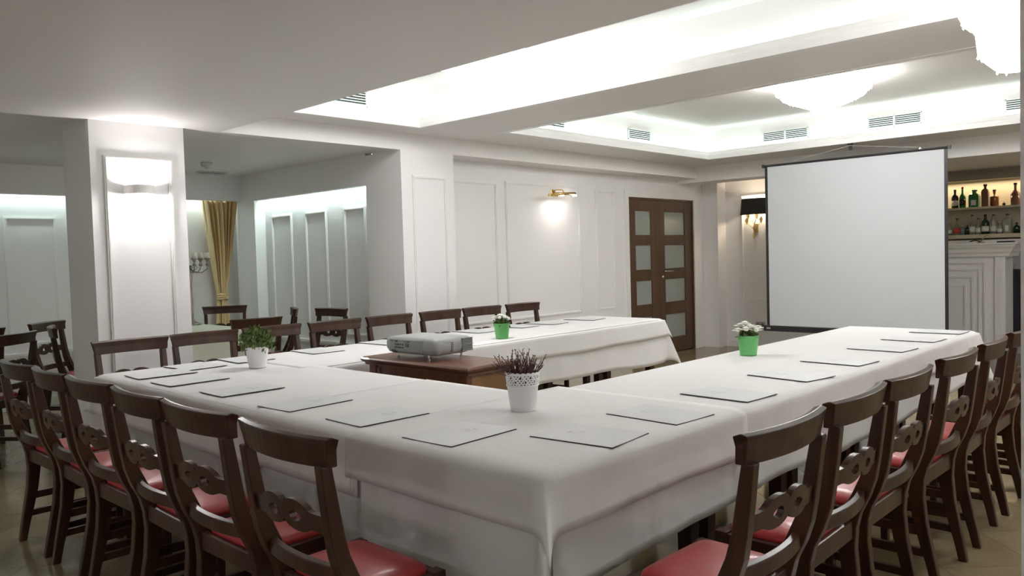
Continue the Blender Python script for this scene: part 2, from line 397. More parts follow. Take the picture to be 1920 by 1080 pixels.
# ------------------------------------------------------------------ chairs
def bow(x, d): return -d*(1-(x/.22)**2)      # centre pushed back
def back_y(z):
    pts = [(0, .012), (.06, .022), (.15, .040), (.25, .060), (.36, .070), (.43, .066), (.48, .054), (.54, .026), (.60, .006), (.68, -.008), (.92, -.036)]
    for (a, p), (b, q) in zip(pts, pts[1:]):
        if z <= b: 
            t = (z-a)/(b-a); return p+(q-p)*t
    return pts[-1][1]
def make_chair():
    t = empty('dining_chair')
    wd = 'wood'
    for s in (-1, 1):
        rings = []
        for z, x, w_, dp in ((0, .178, .030, .034), (.08, .180, .032, .038), (.16, .182, .034, .044), (.26, .184, .036, .050), (.36, .186, .037, .056), (.43, .188, .037, .060), (.48, .189, .036, .060), (.54, .190, .036, .056), (.60, .190, .035, .050), (.66, .191, .034, .044), (.75, .192, .034, .040), (.846, .194, .033, .034)):
            y = back_y(z); a, b = w_/2, dp
            rings.append([(s*x-a, y, z), (s*x+a, y, z), (s*x+a, y+b, z), (s*x-a, y+b, z)])
        obj('back_leg', loft(B(), rings), wd, t, bevel=.004)
        obj('front_leg', loft(B(), [[(s*.187-a, .355-a, z), (s*.187+a, .355-a, z), (s*.187+a, .355+a, z), (s*.187-a, .355+a, z)] for z, a in ((0, .015), (.3, .019), (.40, .021), (.465, .021))]), wd, t, bevel=.003)
    # crest rail: bowed, ends flared, rolled top
    R = []
    for k in range(13):
        u = -1+2*k/12; y0 = bow(u*.22, .030)+.020
        ring = []
        for z, hw, yo, th in ((.840, .213, 0, .020), (.872, .217, -.004, .021), (.905, .224, -.012, .024), (.915, .228, -.016, .026)):
            ring.append((u*hw, back_y(z)+y0+yo*.3, z))
        for z, hw, yo, th in ((.921, .229, -.008, .012), (.912, .228, -.004, .026), (.885, .219, 0, .021), (.840, .213, 0, .020)):
            ring.append((u*hw, back_y(z)+y0+(th+.008 if z != .921 else .014), z))
        R.append(ring)
    obj('crest_rail', loft(B(), R), wd, t, bevel=.003)
    # pierced splat
    bm = B(); top = []; bot = []; N = 40
    def up(x):
        e = abs(x); lobe = max(0, 1-((e-.056)/.060)**2)
        return .690+.022+.004*math.cos(e/.19*PI)+.022*lobe**.7 - .006*math.exp(-(e/.010)**2)
    def lo(x):
        e = abs(x); lobe = max(0, 1-((e-.056)/.060)**2)
        return .690-.024+.006*math.cos(e/.19*PI)-.020*lobe**.7 + .006*math.exp(-(e/.010)**2)
    xs = [-.19+.38*k/N for k in range(N+1)]
    loop = [(x, lo(x)) for x in xs]+[(x, up(x)) for x in reversed(xs)]
    edges = []
    def ring2(pts):
        vv = [bm.verts.new((x, 0, z)) for x, z in pts]
        for a, b in zip(vv, vv[1:]+vv[:1]): edges.append(bm.edges.new((a, b)))
    ring2(loop)
    for sg in (-1, 1):
        ring2([(sg*(.056+.026*math.cos(a)), .690+(.015-.006*math.cos(a))*math.sin(a)) for a in [2*PI*k/14 for k in range(14)]])
    bmesh.ops.triangle_fill(bm, edges=edges, use_beauty=True)
    ext = bmesh.ops.extrude_face_region(bm, geom=list(bm.faces))
    for v in [e for e in ext['geom'] if isinstance(e, bmesh.types.BMVert)]: v.co.y += .018
    for v in bm.verts: v.co.y += back_y(v.co.z)+bow(v.co.x, .026)+.020
    obj('splat', bm, wd, t)
    # lower back rail
    R = []
    for k in range(11):
        x = -.19+.38*k/10; y = back_y(.545)+bow(x, .034)+.026
        R.append([(x, y, .520), (x, y, .562), (x, y+.022, .564), (x, y+.022, .522)])
    obj('lower_rail', loft(B(), R), wd, t, bevel=.003)
    fr = B(); box(fr, -.19, .19, .075, .10, .395, .455); box(fr, -.19, .19, .350, .375, .395, .458)
    for s in (-1, 1): box(fr, s*.187-.014, s*.187+.014, .09, .36, .395, .458)
    obj('seat_frame', fr, wd, t, bevel=.003)
    R = []
    for z, i in ((.448, .006), (.462, .0), (.474, .004), (.484, .020), (.490, .06), (.493, .12)):
        r_ = []
        for k in range(24):
            a = 2*PI*k/24; ca, sa = math.cos(a), math.sin(a)
            e = .28; px = math.copysign(abs(ca)**e, ca); py = math.copysign(abs(sa)**e, sa)
            r_.append((px*(.178-i), .225+py*(.132-i*.9), z))
        R.append(r_)
    obj('seat', loft(B(), R), 'red', t, smooth=True)
    for s in (-1, 1):
        obj('side_stretcher', bx(s*.184-.009, s*.184+.009, .075, .345, .20, .235), wd, t, bevel=.002)
        obj('side_stretcher', bx(s*.184-.009, s*.184+.009, .065, .345, .115, .145), wd, t, bevel=.002)
    obj('cross_stretcher', bx(-.18, .18, .345, .363, .26, .292), wd, t, bevel=.002)
    return t
chair0 = make_chair(); chair0['category'] = 'chair'
used = [False]
def chair(x, y, rz, label, group):
    if not used[0]:
        used[0] = True; chair0.location = (x, y, 0); chair0.rotation_euler = (0, 0, rz); chair0['label'] = label; chair0['group'] = group
        return chair0
    return dup(chair0, (x, y, 0), rz, label, group)
ORD = ['nearest', 'second', 'third', 'fourth', 'fifth', 'sixth', 'seventh', 'eighth']
D = math.radians
for k, (y, a) in enumerate(((1.915, 0), (2.44, 1), (2.905, -1), (3.39, 1), (3.87, -1), (4.35, 2))):
    lab = ('dark wooden chair with red seat nearest the camera along the front table' if k == 0 else
           'leftmost red-seated chair along the front table, at the photo\'s left edge' if k == 5 else
           '%s red-seated chair from the near corner along the front table' % ORD[k])
    chair(1.105, y, -PI/2+D(a), lab, 'chairs along the front table')
for k, (x, a) in enumerate(((1.955, -1), (2.465, 1), (2.945, 0), (3.555, -1), (4.12, 2), (4.68, 0), (5.24, 0))):
    lab = ('dark wooden chair with red seat nearest the camera along the right-hand table' if k == 0 else
           'farthest visible red-seated chair along the right-hand table, cut by the near wall end' if k == 6 else
           '%s red-seated chair from the camera along the right-hand table' % ORD[k])
    chair(x, .908, D(a), lab, 'chairs along the right-hand table')
LEFTX = (1.90, 2.37, 2.86, 3.38, 3.89, 4.43, 4.92, 5.455)
for k, x in enumerate(LEFTX):
    lab = ('brown chair tucked behind the left table directly before the white column' if k == 0 else
           'brown chair behind the left table partly hidden by the leafy plant pot' if k == 2 else
           'last brown chair behind the left table, nearest the brown door' if k == 7 else
           '%s brown chair from the white column behind the left table' % ORD[k])
    chair(x, 5.07, PI+D(random.uniform(-2, 2)), lab, 'chairs behind the left table')
for x, y, rz, lab in ((3.98, 8.02, D(150), 'dark chair behind the alcove table, before the gold curtain'),
                      (3.22, 5.95, D(0), 'dark chair turned to the alcove table, behind the leafy plant'),
                      (4.10, 6.86, D(62), 'dark chair standing angled by the panelled alcove wall'),
                      (4.24, 6.42, D(95), 'dark chair seen edge-on at the panelled alcove wall'),
                      (1.98, 6.80, D(-105), 'dark chair seen from the side left of the white column'),
                      (2.12, 7.45, D(-140), 'dark chair half hidden by the left side of the white column'),
                      (1.52, 7.15, D(8), 'dark chair cut by the photo\'s left edge, farther back'),
                      (1.60, 6.38, D(40), 'dark chair near the photo\'s left edge, in front of another')):
    chair(x, y, rz, lab, 'chairs in the alcove')

# ------------------------------------------------------------------ tables
def table(x0, x1, y0, y1, label, h=.752):
    t = thing('dining_table', label, 'table', ((x0+x1)/2, (y0+y1)/2, 0), 0, 'tables under the white cloths')
    a, b = (x1-x0)/2-.004, (y1-y0)/2-.004
    obj('table_top', bx(-a, a, -b, b, h-.03, h), 'wood', t)
    ap = B(); i = .05
    box(ap, -a+i, a-i, -b+i, -b+i+.02, h-.10, h-.03); box(ap, -a+i, a-i, b-i-.02, b-i, h-.10, h-.03)
    box(ap, -a+i, -a+i+.02, -b+i, b-i, h-.10, h-.03); box(ap, a-i-.02, a-i, -b+i, b-i, h-.10, h-.03)
    obj('apron', ap, 'wood', t)
    for sx in (-1, 1):
        for sy in (-1, 1):
            cx, cy = sx*(a-.05), sy*(b-.07)
            obj('leg', loft(B(), [[(cx-q, cy-q, z), (cx+q, cy-q, z), (cx+q, cy+q, z), (cx-q, cy+q, z)] for z, q in ((0, .024), (h-.03, .032))]), 'wood', t)
    return t
TX0, TX1, TXI = 1.585, 6.13, 2.53
RY0, RY1, LY0, LY1 = 1.43, 2.33, 3.93, 4.82
WH = ['first', 'second', 'third', 'fourth', 'fifth']
for k in range(3):
    q = (LY1-RY0)/3
    table(TX0+.02, TXI, RY0+k*q+.01, RY0+(k+1)*q-.01, ['near corner table under the white cloth of the front row', 'middle cloth-covered table of the front row', 'left corner table under the white cloth of the front row'][k])
for k in range(5): table(TXI+.01+k*.717, TXI+.01+(k+1)*.717, RY0+.01, RY1-.01, '%s cloth-covered table of the right-hand row, counted from the camera' % WH[k])
lx = [2.54, 3.02, 3.77, 4.52, 5.27, 6.02]
for k in range(5): table(lx[k], lx[k+1], LY0+.01, LY1-.01, '%s cloth-covered table of the left row, counted from the front row' % WH[k])

def drape(name, x0, x1, y0, y1, z, ex, label, seed, m='cloth', group='white tablecloths', rad=.028, out=.0):
    """ex = overhang (x0, x1, y0, y1); 0 means the cloth simply ends there"""
    WV = .014 if out == 0 else .006; rnd = random.Random(seed); ph = [rnd.uniform(0, 6.28) for _ in range(8)]
    def axis(lo, hi, e0, e1, st=.045):
        n = max(2, int((hi-lo)/st)); a = [lo+(hi-lo)*k/n for k in range(n+1)]
        def ov(e):
            k0 = [rad*.4, rad*.9, rad*1.6]; k1 = [rad*1.6+(e-rad*1.6)*k/max(3, int(e/.035)) for k in range(1, max(3, int(e/.035))+1)]
            return k0+k1
        pre = [lo-q for q in reversed(ov(e0))] if e0 else []
        post = [hi+q for q in ov(e1)] if e1 else []
        return pre+a+post
    U = axis(x0, x1, ex[0], ex[1]); V = axis(y0, y1, ex[2], ex[3])
    def side(d):                       # arc length past the edge -> (outward, drop)
        L = rad*PI/2
        if d < L: a = d/rad; return rad*math.sin(a), rad*(1-math.cos(a))
        return rad, rad+(d-L)
    def wav(s, k): return math.sin(s*9+ph[k])*.5+math.sin(s*21+ph[k+1])*.3+math.sin(s*4.1+ph[k+2])*.5
    bm = B(); G = []
    for u in U:
        row = []
        for v in V:
            dx = (x0+rad-u) if u < x0+rad and ex[0] else (u-x1+rad) if u > x1-rad and ex[1] else 0
            dy = (y0+rad-v) if v < y0+rad and ex[2] else (v-y1+rad) if v > y1-rad and ex[3] else 0
            dx = max(dx, 0); dy = max(dy, 0)
            sx = -1 if u < (x0+x1)/2 else 1; sy = -1 if v < (y0+y1)/2 else 1
            bx_ = min(max(u, x0+(rad if ex[0] else 0)), x1-(rad if ex[1] else 0)); by_ = min(max(v, y0+(rad if ex[2] else 0)), y1-(rad if ex[3] else 0))
            if dx and dy:
                r = math.hypot(dx, dy); phi = math.atan2(dy, dx)
                o, dr = side(r*(1-(.22 if out else .1)*math.sin(2*phi))); fold = max(0, dr-rad)*(1.15 if out > .045 else .4)*math.sin(2*phi)
                k_ = 0 if out else -.012*min(1, dr/.1); px = bx_+sx*((o+k_+out*dr)*math.cos(phi)+fold*.7); py = by_+sy*((o+k_+out*dr)*math.sin(phi)+fold*.7); pz = z-dr
            elif dx:
                o, dr = side(dx); wv = wav(v, 0)*WV*min(1, dr/.3)*(1 if dr > rad else 0)
                px = bx_+sx*(o+(0 if out else -.012*min(1, dr/.1))+max(-.004, wv*.6)+out*dr); py = by_; pz = z-dr*(1+.045*math.sin(v*2.3+ph[6])+.02*math.sin(v*7+ph[7]))
            elif dy:
                o, dr = side(dy); wv = wav(u, 3)*WV*min(1, dr/.3)*(1 if dr > rad else 0)
                px = bx_; py = by_+sy*(o+(0 if out else -.012*min(1, dr/.1))+max(-.004, wv*.6)+out*dr); pz = z-dr*(1+.045*math.sin(u*2.3+ph[6])+.02*math.sin(u*7+ph[7]))
            else:
                px, py, pz = u, v, z
            row.append(bm.verts.new((px, py, pz)))
        G.append(row)
    for i in range(len(G)-1):
        for j in range(len(G[0])-1): bm.faces.new((G[i][j], G[i+1][j], G[i+1][j+1], G[i][j+1]))
    o = obj(name, bm, m, smooth=True)
    md = o.modifiers.new('thickness', 'SOLIDIFY'); md.thickness = .0015; md.offset = -1
    return tag(o, label, 'tablecloth', group)
drape('tablecloth', TX0, TX0+.15, RY0, LY1, .7545, (.60, 0, .60, .42), 'long lower white cloth hanging to near the floor on the front table', 1)
drape('tablecloth', TX0+.05, TX1, RY0-.010, RY1, .7565, (0, .34, .33, .30), 'lower white cloth of the right-hand table, hem above the chair seats', 2)
drape('tablecloth', TXI-.1, TX1, LY0, LY1, .7565, (0, .36, .37, .16), 'lower white cloth of the left table, hanging below its overlay', 3)
drape('tablecloth', TX0, TXI+.005, 2.95, LY1, .7585, (.215, .0, 0, .20), 'upper white cloth over the left end of the front table', 4, out=.035)
drape('tablecloth', 2.66, TX1, RY0-.012, RY1, .7600, (0, .16, .155, .15), 'upper white cloth along the far part of the right-hand table', 5, out=.03)
drape('tablecloth', TXI-.12, TX1, LY0, LY1, .7600, (0, .15, .155, .15), 'upper white cloth along the left table by the wall', 6, out=.03)
drape('tablecloth', TX0-.002, 2.74, RY0-.016, RY1+.01, .7620, (.155, 0, .165, 0), 'upper white cloth with a pointed corner at the near table corner', 8, out=.05)
drape('tablecloth', TX0-.001, TXI+.006, 2.27, 3.02, .7610, (.21, 0, 0, 0), 'upper white cloth in the middle of the front table', 10, out=.04)
TT = .7625

# alcove table
table(2.55, 3.70, 6.98, 8.02, 'square alcove table under a pale cloth behind the column')
drape('tablecloth', 2.52, 3.72, 6.95, 8.05, .757, (.5, .5, .5, .5), 'pale cream-green cloth on the alcove table behind the column', 9, 'clothg', 'alcove tablecloths')

# ------------------------------------------------------------------ printed sheets
def sheet_thing():
    t = empty('paper_folder')
    obj('folder', bx(-.119, .119, -.157, .157, 0, .0020), 'papere', t)
    bm = B(); G = []
    for i in range(6):
        G.append([bm.verts.new((-.1185+.237*i/5, -.1565+.313*j/7, .0024+.0012*(abs(i-2.5)/2.5)**2)) for j in range(8)])
    for i in range(5):
        for j in range(7): bm.faces.new((G[i][j], G[i+1][j], G[i+1][j+1], G[i][j+1]))
    obj('sheet', bm, 'paper', t, smooth=True)
    bm = B()
    lathe(bm, [(.007, .0029), (.007, .0031)], 10, (0, .075, 0))
    box(bm, -.016, .016, .074, .076, .0029, .0031)
    for k, wd in enumerate((.030, .04, .02)): box(bm, -wd, wd, .050-k*.011, .0508-k*.011, .0030, .0032)
    obj('printed_mark', bm, 'ink', t)
    return t
sh0 = sheet_thing(); sh0['category'] = 'paper'
sh_used = [False]
def sheet(x, y, rz, label, g):
    if not sh_used[0]:
        sh_used[0] = True; sh0.location = (x, y, TT); sh0.rotation_euler = (0, 0, rz); sh0['label'] = label; sh0['group'] = g; return
    dup(sh0, (x, y, TT), rz, label, g)
for k, y in enumerate((1.985, 2.462, 2.95, 3.52, 4.05, 4.44)):
    sheet(1.805+.012*(k % 2), y, -PI/2+D((2, -2, 3, -1, 1, -3)[k]), 'printed white sheet on the front table, %s from the near corner' % (ORD[k] if k else 'first'), 'sheets on the front table')
for k, x in enumerate((2.045, 2.465, 2.978, 3.575, 4.16, 4.80, 5.36, 5.90)):
    sheet(x, 1.618, D((6, -3, -3, -9, -5, -4, -3, 0)[k]), 'printed white sheet on the right-hand table, %s from the near corner' % (ORD[k] if k else 'first'), 'sheets on the right-hand table')
for k, (x, y) in enumerate(((2.08, 4.60), (2.42, 4.63), (2.93, 4.62), (3.50, 4.63), (4.42, 4.64), (4.90, 4.63), (5.25, 4.60), (5.74, 4.56))):
    sheet(x, y, PI+D((4, -3, -3, 2, 0, 3, 8, 10)[k]), 'printed white sheet on the left table, %s from the column end' % (ORD[k] if k else 'first'), 'sheets on the left table')

# ------------------------------------------------------------------ potted plants
def pot(t, m, r0, r1, h, soil_z):
    prof = [(r0*.3, 0), (r0, 0), (r0*1.01, .004), (r1, h-.004), (r1+.001, h), (r1-.003, h), (r1-.006, soil_z-.006), (.004, soil_z-.01)]
    p = obj('pot', lathe(B(), prof, 40), m, t, smooth=True)
    obj('soil', lathe(B(), [(.003, soil_z-.012), (r1-.006, soil_z-.012), (r1-.007, soil_z), (.003, soil_z+.006)], 24), 'soil', t)
    return p
def leafcluster(bm, n, c, R, size, rnd, dome=1.0):
    for _ in range(n):
        a = rnd.uniform(0, 2*PI); e = rnd.uniform(-.25, PI/2); r = R*rnd.uniform(.55, 1.0)
        p = Vector((c[0]+r*math.cos(e)*math.cos(a), c[1]+r*math.cos(e)*math.sin(a), c[2]+r*math.sin(e)*dome))
        d = Vector((rnd.gauss(0, 1), rnd.gauss(0, 1), rnd.gauss(.5, 1))).normalized(); s = d.cross(Vector((rnd.random(), rnd.random(), rnd.random()))).normalized()
        L = size*rnd.uniform(.7, 1.3); W = L*.5; nn = d.cross(s)*L*.12
        v = [bm.verts.new(q) for q in (p, p+d*L*.5+s*W*.5+nn, p+d*L, p+d*L*.5-s*W*.5+nn)]
        bm.faces.new(v)
rnd = random.Random(3)
t = thing('potted_plant', 'bushy green leafy plant in a white pot on the left table corner', 'plant', (2.275, 4.215, TT))
pot(t, 'pw', .049, .066, .122, .110)
fb = B(); leafcluster(fb, 900, (0, 0, .135), .090, .030, rnd, .95); leafcluster(fb, 160, (0, 0, .13), .105, .022, rnd, 1.0)
for k in range(26):
    a = rnd.uniform(0, 2*PI); tube(fb, [(0, 0, .10), (.04*math.cos(a), .04*math.sin(a), .15), (.07*math.cos(a), .07*math.sin(a), .19)], .0015, 4)
fo = obj('foliage', fb, 'leaf', t); fo['kind'] = 'stuff'

# heather in lace pot
t = thing('potted_heather', 'dry purple-brown heather in a white lace-edged pot near the corner', 'plant', (2.235, 2.090, TT))
obj('pot', lathe(B(), [(.01, 0), (.049, 0), (.050, .003), (.061, .096), (.064, .097), (.064, .101), (.058, .101), (.057, .09), (.004, .085)], 48), 'pw', t, smooth=True)
lb = B(); NU, NV = 120, 12; z0, z1 = .100, .148
gv = [[lb.verts.new(((.0615+.006*j/NV)*math.cos(2*PI*i/NU), (.0615+.006*j/NV)*math.sin(2*PI*i/NU), z0+(z1-z0)*j/NV+(.004*abs(math.sin(PI*i/6)) if j == NV else 0))) for i in range(NU)] for j in range(NV+1)]
for j in range(NV):
    for i in range(NU):
        b_ = j//2; hole = (j % 2 == 1 and j < NV-1 and ((i+(b_ % 2)*2) % 4) in (0, 1) and (i+b_*2) % 12 < 9) or (j in (3, 4, 7, 8) and (i+(6 if j > 5 else 0)) % 12 in (5, 6))
        if not hole: lb.faces.new((gv[j][i], gv[j][(i+1) % NU], gv[j+1][(i+1) % NU], gv[j+1][i]))
lo_ = obj('lace_rim', lb, 'pw', t); md = lo_.modifiers.new('thick', 'SOLIDIFY'); md.thickness = .002
obj('soil', lathe(B(), [(.003, .10), (.055, .10), (.056, .128), (.003, .134)], 24), 'soil', t)
hb = B()
def sprig(a, lean, h, base=.03):
    p = Vector((base*math.cos(a)*rnd.uniform(.2, 1.5), base*math.sin(a)*rnd.uniform(.2, 1.5), .125)); pts = [p.copy()]
    dirv = Vector((math.cos(a)*lean, math.sin(a)*lean, 1)).normalized(); n = 6
    for k in range(n):
        dirv = (dirv+Vector((rnd.gauss(0, .16), rnd.gauss(0, .16), .04))).normalized(); p = p+dirv*h/n; pts.append(p.copy())
    tube(hb, pts, [.0016]*n+[.0008], 4)
    for k in range(int(26*h/.1)):
        i = rnd.randrange(1, n+1); q = pts[i-1].lerp(pts[i], rnd.random()); d = Vector((rnd.gauss(0, 1), rnd.gauss(0, 1), rnd.gauss(.6, .8))).normalized(); L = rnd.uniform(.004, .009)
        s = d.cross(Vector((.3, .5, .8))).normalized()*L*.28
        hb.faces.new([hb.verts.new(x) for x in (q-s, q+s, q+d*L+s*.4, q+d*L-s*.4)])
for k in range(80): sprig(rnd.uniform(0, 2*PI), rnd.uniform(.1, .9), rnd.uniform(.05, .085), .038)
for k in range(22): sprig(rnd.uniform(0, 2*PI), rnd.uniform(.1, .8), rnd.uniform(.08, .125))
left = math.atan2(-r2.y, -r2.x)
for k in range(7): sprig(left+rnd.uniform(-.3, .3), rnd.uniform(1.2, 2.4), rnd.uniform(.09, .13))
fo = obj('stems', hb, 'heather', t); fo['kind'] = 'stuff'

def flower_pot(x, y, label, heads, seed):
    t = thing('potted_flowers', label, 'plant', (x, y, TT), 0, 'green pots of white flowers'); rd = random.Random(seed)
    pot(t, 'pg', .046, .058, .112, .100)
    fb = B(); leafcluster(fb, 130, (0, 0, .105), .058, .03, rd, .6)
    for hx, hy, hz, r in heads: tube(fb, [(0, 0, .10), (hx*.5, hy*.5, .12), (hx, hy, hz)], .002, 5)
    obj('leaves', fb, 'leaf', t)['kind'] = 'stuff'
    for hx, hy, hz, r in heads:
        bm = B()
        for lay, (n, R, tilt) in enumerate(((9, r, .25), (7, r*.8, .7), (5, r*.5, 1.15))):
            for k in range(n):
                a = 2*PI*k/n+lay; d = Vector((math.cos(a)*math.cos(tilt), math.sin(a)*math.cos(tilt), math.sin(tilt))); s = Vector((-math.sin(a), math.cos(a), 0))
                p = Vector((hx, hy, hz))
                bm.faces.new([bm.verts.new(q) for q in (p, p+d*R*.5+s*R*.34, p+d*R+s*R*.2+Vector((0, 0, -.003)), p+d*R-s*R*.2+Vector((0, 0, -.003)), p+d*R*.5-s*R*.34)])
        sphere(bm, (hx, hy, hz+r*.2), r*.45, .8, 8, 5)
        obj('flower', bm, 'petal', t)
rd = random.Random(5)
h1 = [(.045*math.cos(a)*q, .045*math.sin(a)*q, .140+.022*(1-q)+rd.uniform(-.006, .012), .034) for a, q in [(k*2*PI/7, 1.0) for k in range(7)]+[(.5, .3), (3.2, .4)]]
flower_pot(4.125, 4.05, 'green pot of white flowers on the left table behind the projector', h1, 11)
h2 = [(.055*math.cos(a)*q, .055*math.sin(a)*q, .145+.035*(1-q)+rd.uniform(-.010, .018), .036) for a, q in [(k*2*PI/6+.3, 1.05) for k in range(6)]+[(1.5, .35), (4.4, .4)]]
flower_pot(4.160, 2.130, 'green pot of white flowers on the right-hand table before the screen', h2, 12)

# ------------------------------------------------------------------ projector stand and projector
DX0, DX1, DY0, DY1, DZ = 2.73, 3.09, 2.93, 3.83, .80
t = thing('projector_stand', 'low brown wooden cabinet holding the projector inside the table ring', 'cabinet', ((DX0+DX1)/2, (DY0+DY1)/2, 0))
hx, hy = (DX1-DX0)/2, (DY1-DY0)/2
bm = B()
prof = [(-.012, -.045), (-.012, -.036), (.006, -.022), (.008, -.012), (.002, -.004), (-.004, 0)]
loft(bm, [[(-hx-d, -hy-d, DZ+z), (hx+d, -hy-d, DZ+z), (hx+d, hy+d, DZ+z), (-hx-d, hy+d, DZ+z)] for d, z in prof])
obj('cabinet_top', bm, 'desk', t)
ix, iy = hx-.035, hy-.04
obj('front_board', bx(-ix, -ix+.018, -iy+.03, iy-.03, .10, DZ-.045), 'desk', t)
obj('side_panel', bx(-ix+.03, ix, -iy, -iy+.02, .05, DZ-.045), 'desk2', t); obj('side_panel', bx(-ix+.03, ix, iy-.02, iy, .05, DZ-.045), 'desk2', t)
obj('back_board', bx(ix-.018, ix, -iy+.02, iy-.02, .10, DZ-.045), 'desk2', t)
for s in (-1, 1):
    obj('corner_post', bx(-ix-.012, -ix+.028, s*(iy-.025)-.03, s*(iy-.025)+.03, 0, DZ-.045), 'desk', t, bevel=.003)
    obj('corner_post', bx(ix-.03, ix, s*(iy-.02)-.02, s*(iy-.02)+.02, 0, .10), 'desk', t)
    obj('bracket', bx(-ix-.02, -ix-.008, s*(iy-.11)-.035, s*(iy-.11)+.035, DZ-.12, DZ-.10), 'desk', t)
    obj('bracket', bx(-ix-.008, -ix, s*(iy-.075)-.012, s*(iy-.075)+.012, DZ-.30, DZ-.06), 'desk', t)
# projector: rear panel to -x, grille side to -y
px, py, pz = 2.94, 3.475, DZ
t = thing('projector', 'grey video projector on the wooden stand in the table ring', 'projector', (px, py, pz), D(2))
PL, PW = .150, .215
bm = B()
def rr(cx, cy, r, n=6):
    pts = []
    for sx, sy, a0 in ((1, 1, 0), (-1, 1, PI/2), (-1, -1, PI), (1, -1, 1.5*PI)):
        for k in range(n+1):
            a = a0+PI/2*k/n; pts.append((sx*(cx-r)+r*math.cos(a), sy*(cy-r)+r*math.sin(a)))
    return pts
R = []
for z, i in ((.026, .028), (.036, .010), (.060, 0), (.092, 0), (.108, .004), (.118, .016), (.121, .035)):
    R.append([(x, y, z) for x, y in rr(PL-i, PW-i, .035)])
obj('shell', loft(bm, R), 'proj', t, smooth=True)
pn = obj('connector_panel', bx(-PL-.0015, -PL+.02, -.115, .165, .042, .108), 'projg', t, bevel=.002)
for (y, z, w_, h_) in ((.145, .100, .03, .004), (.11, .099, .010, .008), (.098, .099, .010, .008), (.11, .081, .016, .007), (.09, .081, .016, .007), (.068, .081, .014, .007), (.048, .081, .006, .012), (.112, .064, .014, .010), (.09, .064, .008, .008), (.072, .064, .02, .008), (.05, .064, .012, .008), (.03, .098, .008, .006), (.015, .098, .006, .006), (.0, .099, .01, .008), (.022, .078, .009, .02), (.006, .078, .009, .02)):
    obj('port', bx(-PL-.004, -PL, y-w_/2, y+w_/2, z-h_/2, z+h_/2), 'projd', pn)
for y in (.14, .12): obj('power_inlet', bx(-PL-.003, -PL+.014, y-.007, y+.007, .036, .050), 'projd', t)
sp = B(); tube(sp, [(-PL-.003, -.07, .078), (-PL+.01, -.07, .078)], .028, 20); obj('speaker', sp, 'projg', t)
gr = obj('grille', bx(.055, .135, -PW-.0015, -PW+.01, .036, .110), 'projd', t)
for k in range(9): obj('grille_slat', bx(.053, .137, -PW-.005, -PW+.005, .0385+k*.0085, .0415+k*.0085), 'proj', gr)
obj('grille_divider', bx(.053, .137, -PW-.006, -PW+.005, .073, .077), 'proj', gr)
for k in range(6): obj('side_slot', bx(-.03, -.016, -PW-.003, -PW+.005, .045+k*.009, .050+k*.009), 'projd', t)
obj('badge', bx(-.09, -.03, -PW-.002, -PW+.005, .099, .101), 'projg', t)
for x, y in ((-.10, .15), (.10, -.16), (-.11, -.12), (.10, .15)): obj('foot', lathe(B(), [(.011, 0), (.011, .004), (.006, .006), (.006, .034)], 12, (x, y, 0)), 'chrome', t)
ln = B(); tube(ln, [(PL-.012, .08, .075), (PL+.02, .08, .075)], .036, 20); obj('lens', ln, 'black', t)

# ------------------------------------------------------------------ projection screen
SX = 8.7
t = thing('projection_screen', 'white projection screen with black border hanging from a hook', 'screen', (SX, 3.25, .42))
ya, yb = 4.21-3.25, 2.30-3.25
obj('screen_fabric', bx(-.001, .001, yb+.012, ya-.012, .05, 1.885), 'screen', t)
for q0, q1 in ((ya-.030, ya+.002), (yb-.002, yb+.030)): obj('black_border', bx(-.002, .002, q0, q1, .05, 1.885), 'black', t)
tb_ = B(); tube(tb_, [(0, yb-.02, 1.893), (0, ya+.02, 1.893)], .013, 10); obj('top_bar', tb_, 'black', t)
for y in (yb-.02, ya+.02): obj('end_cap', bx(-.016, .016, y-.012, y+.012, 1.875, 1.911), 'black', t)
cs = obj('roller_case', bx(-.035, .035, yb-.05, ya+.035, -.01, .055), 'black', t, bevel=.008)
obj('case_plate', bx(-.037, -.034, ya-.055, ya-.005, .015, .035), 'chrome', cs)
for y in (.62, -.70):
    bm = B(); tube(bm, [(0, y-.01, 1.90), (0, y, 1.925), (0, y+.01, 1.90)], .004, 6); obj('hook_ring', bm, 'chrome', t)
    bm = B(); tube(bm, [(0, y, 1.922), (0, y*.5, 1.97), (0, 0.0, 2.02)], .0018, 5); obj('cord', bm, 'sensor', t)
t = thing('screen_bracket', 'small black bracket on the ceiling above the screen', 'bracket', (SX+.03, 3.25, Z2))
obj('bracket_arm', bx(-.012, .012, -.014, .014, -.075, .0), 'black', t, bevel=.003)
obj('bracket_head', bx(-.018, .018, -.022, .030, -.02, .0), 'black', t, bevel=.003)

# ------------------------------------------------------------------ lamps
# column lamp: plaster half shell, open above and below
def wall_lamp(x, y, z, rz, label, power):
    t = thing('wall_lamp', label, 'lamp', (x, y, z), rz, 'half-round white wall lamps')
    bm = B(); rings = []
    for q, k in ((-.030, 1.06), (.030, .92)):
        outer = [(.100*k*math.cos(a), -.125*k*math.sin(a), q) for a in [PI*k_/16 for k_ in range(17)]]
        inner = [(.095*k*math.cos(a), -.120*k*math.sin(a), q) for a in [PI*k_/16 for k_ in range(16, -1, -1)]]
        rings.append(outer+inner)
    loft(bm, rings, cap=True); obj('lamp_shell', bm, 'trim', t)
    bm = B(); tube(bm, [(-.04, -.055, -.012), (.04, -.055, -.012)], .008, 10); obj('bulb', bm, 'lamp', t)
    obj('back_plate', bx(-.06, .06, -.006, 0, -.02, .02), 'trim', t)
    d = Matrix.Rotation(rz, 3, 'Z') @ Vector((0, -.075, -.016))
    point('wall_lamp_light', (x+d.x, y+d.y, z+d.z), power, (1, .97, .96), .040)
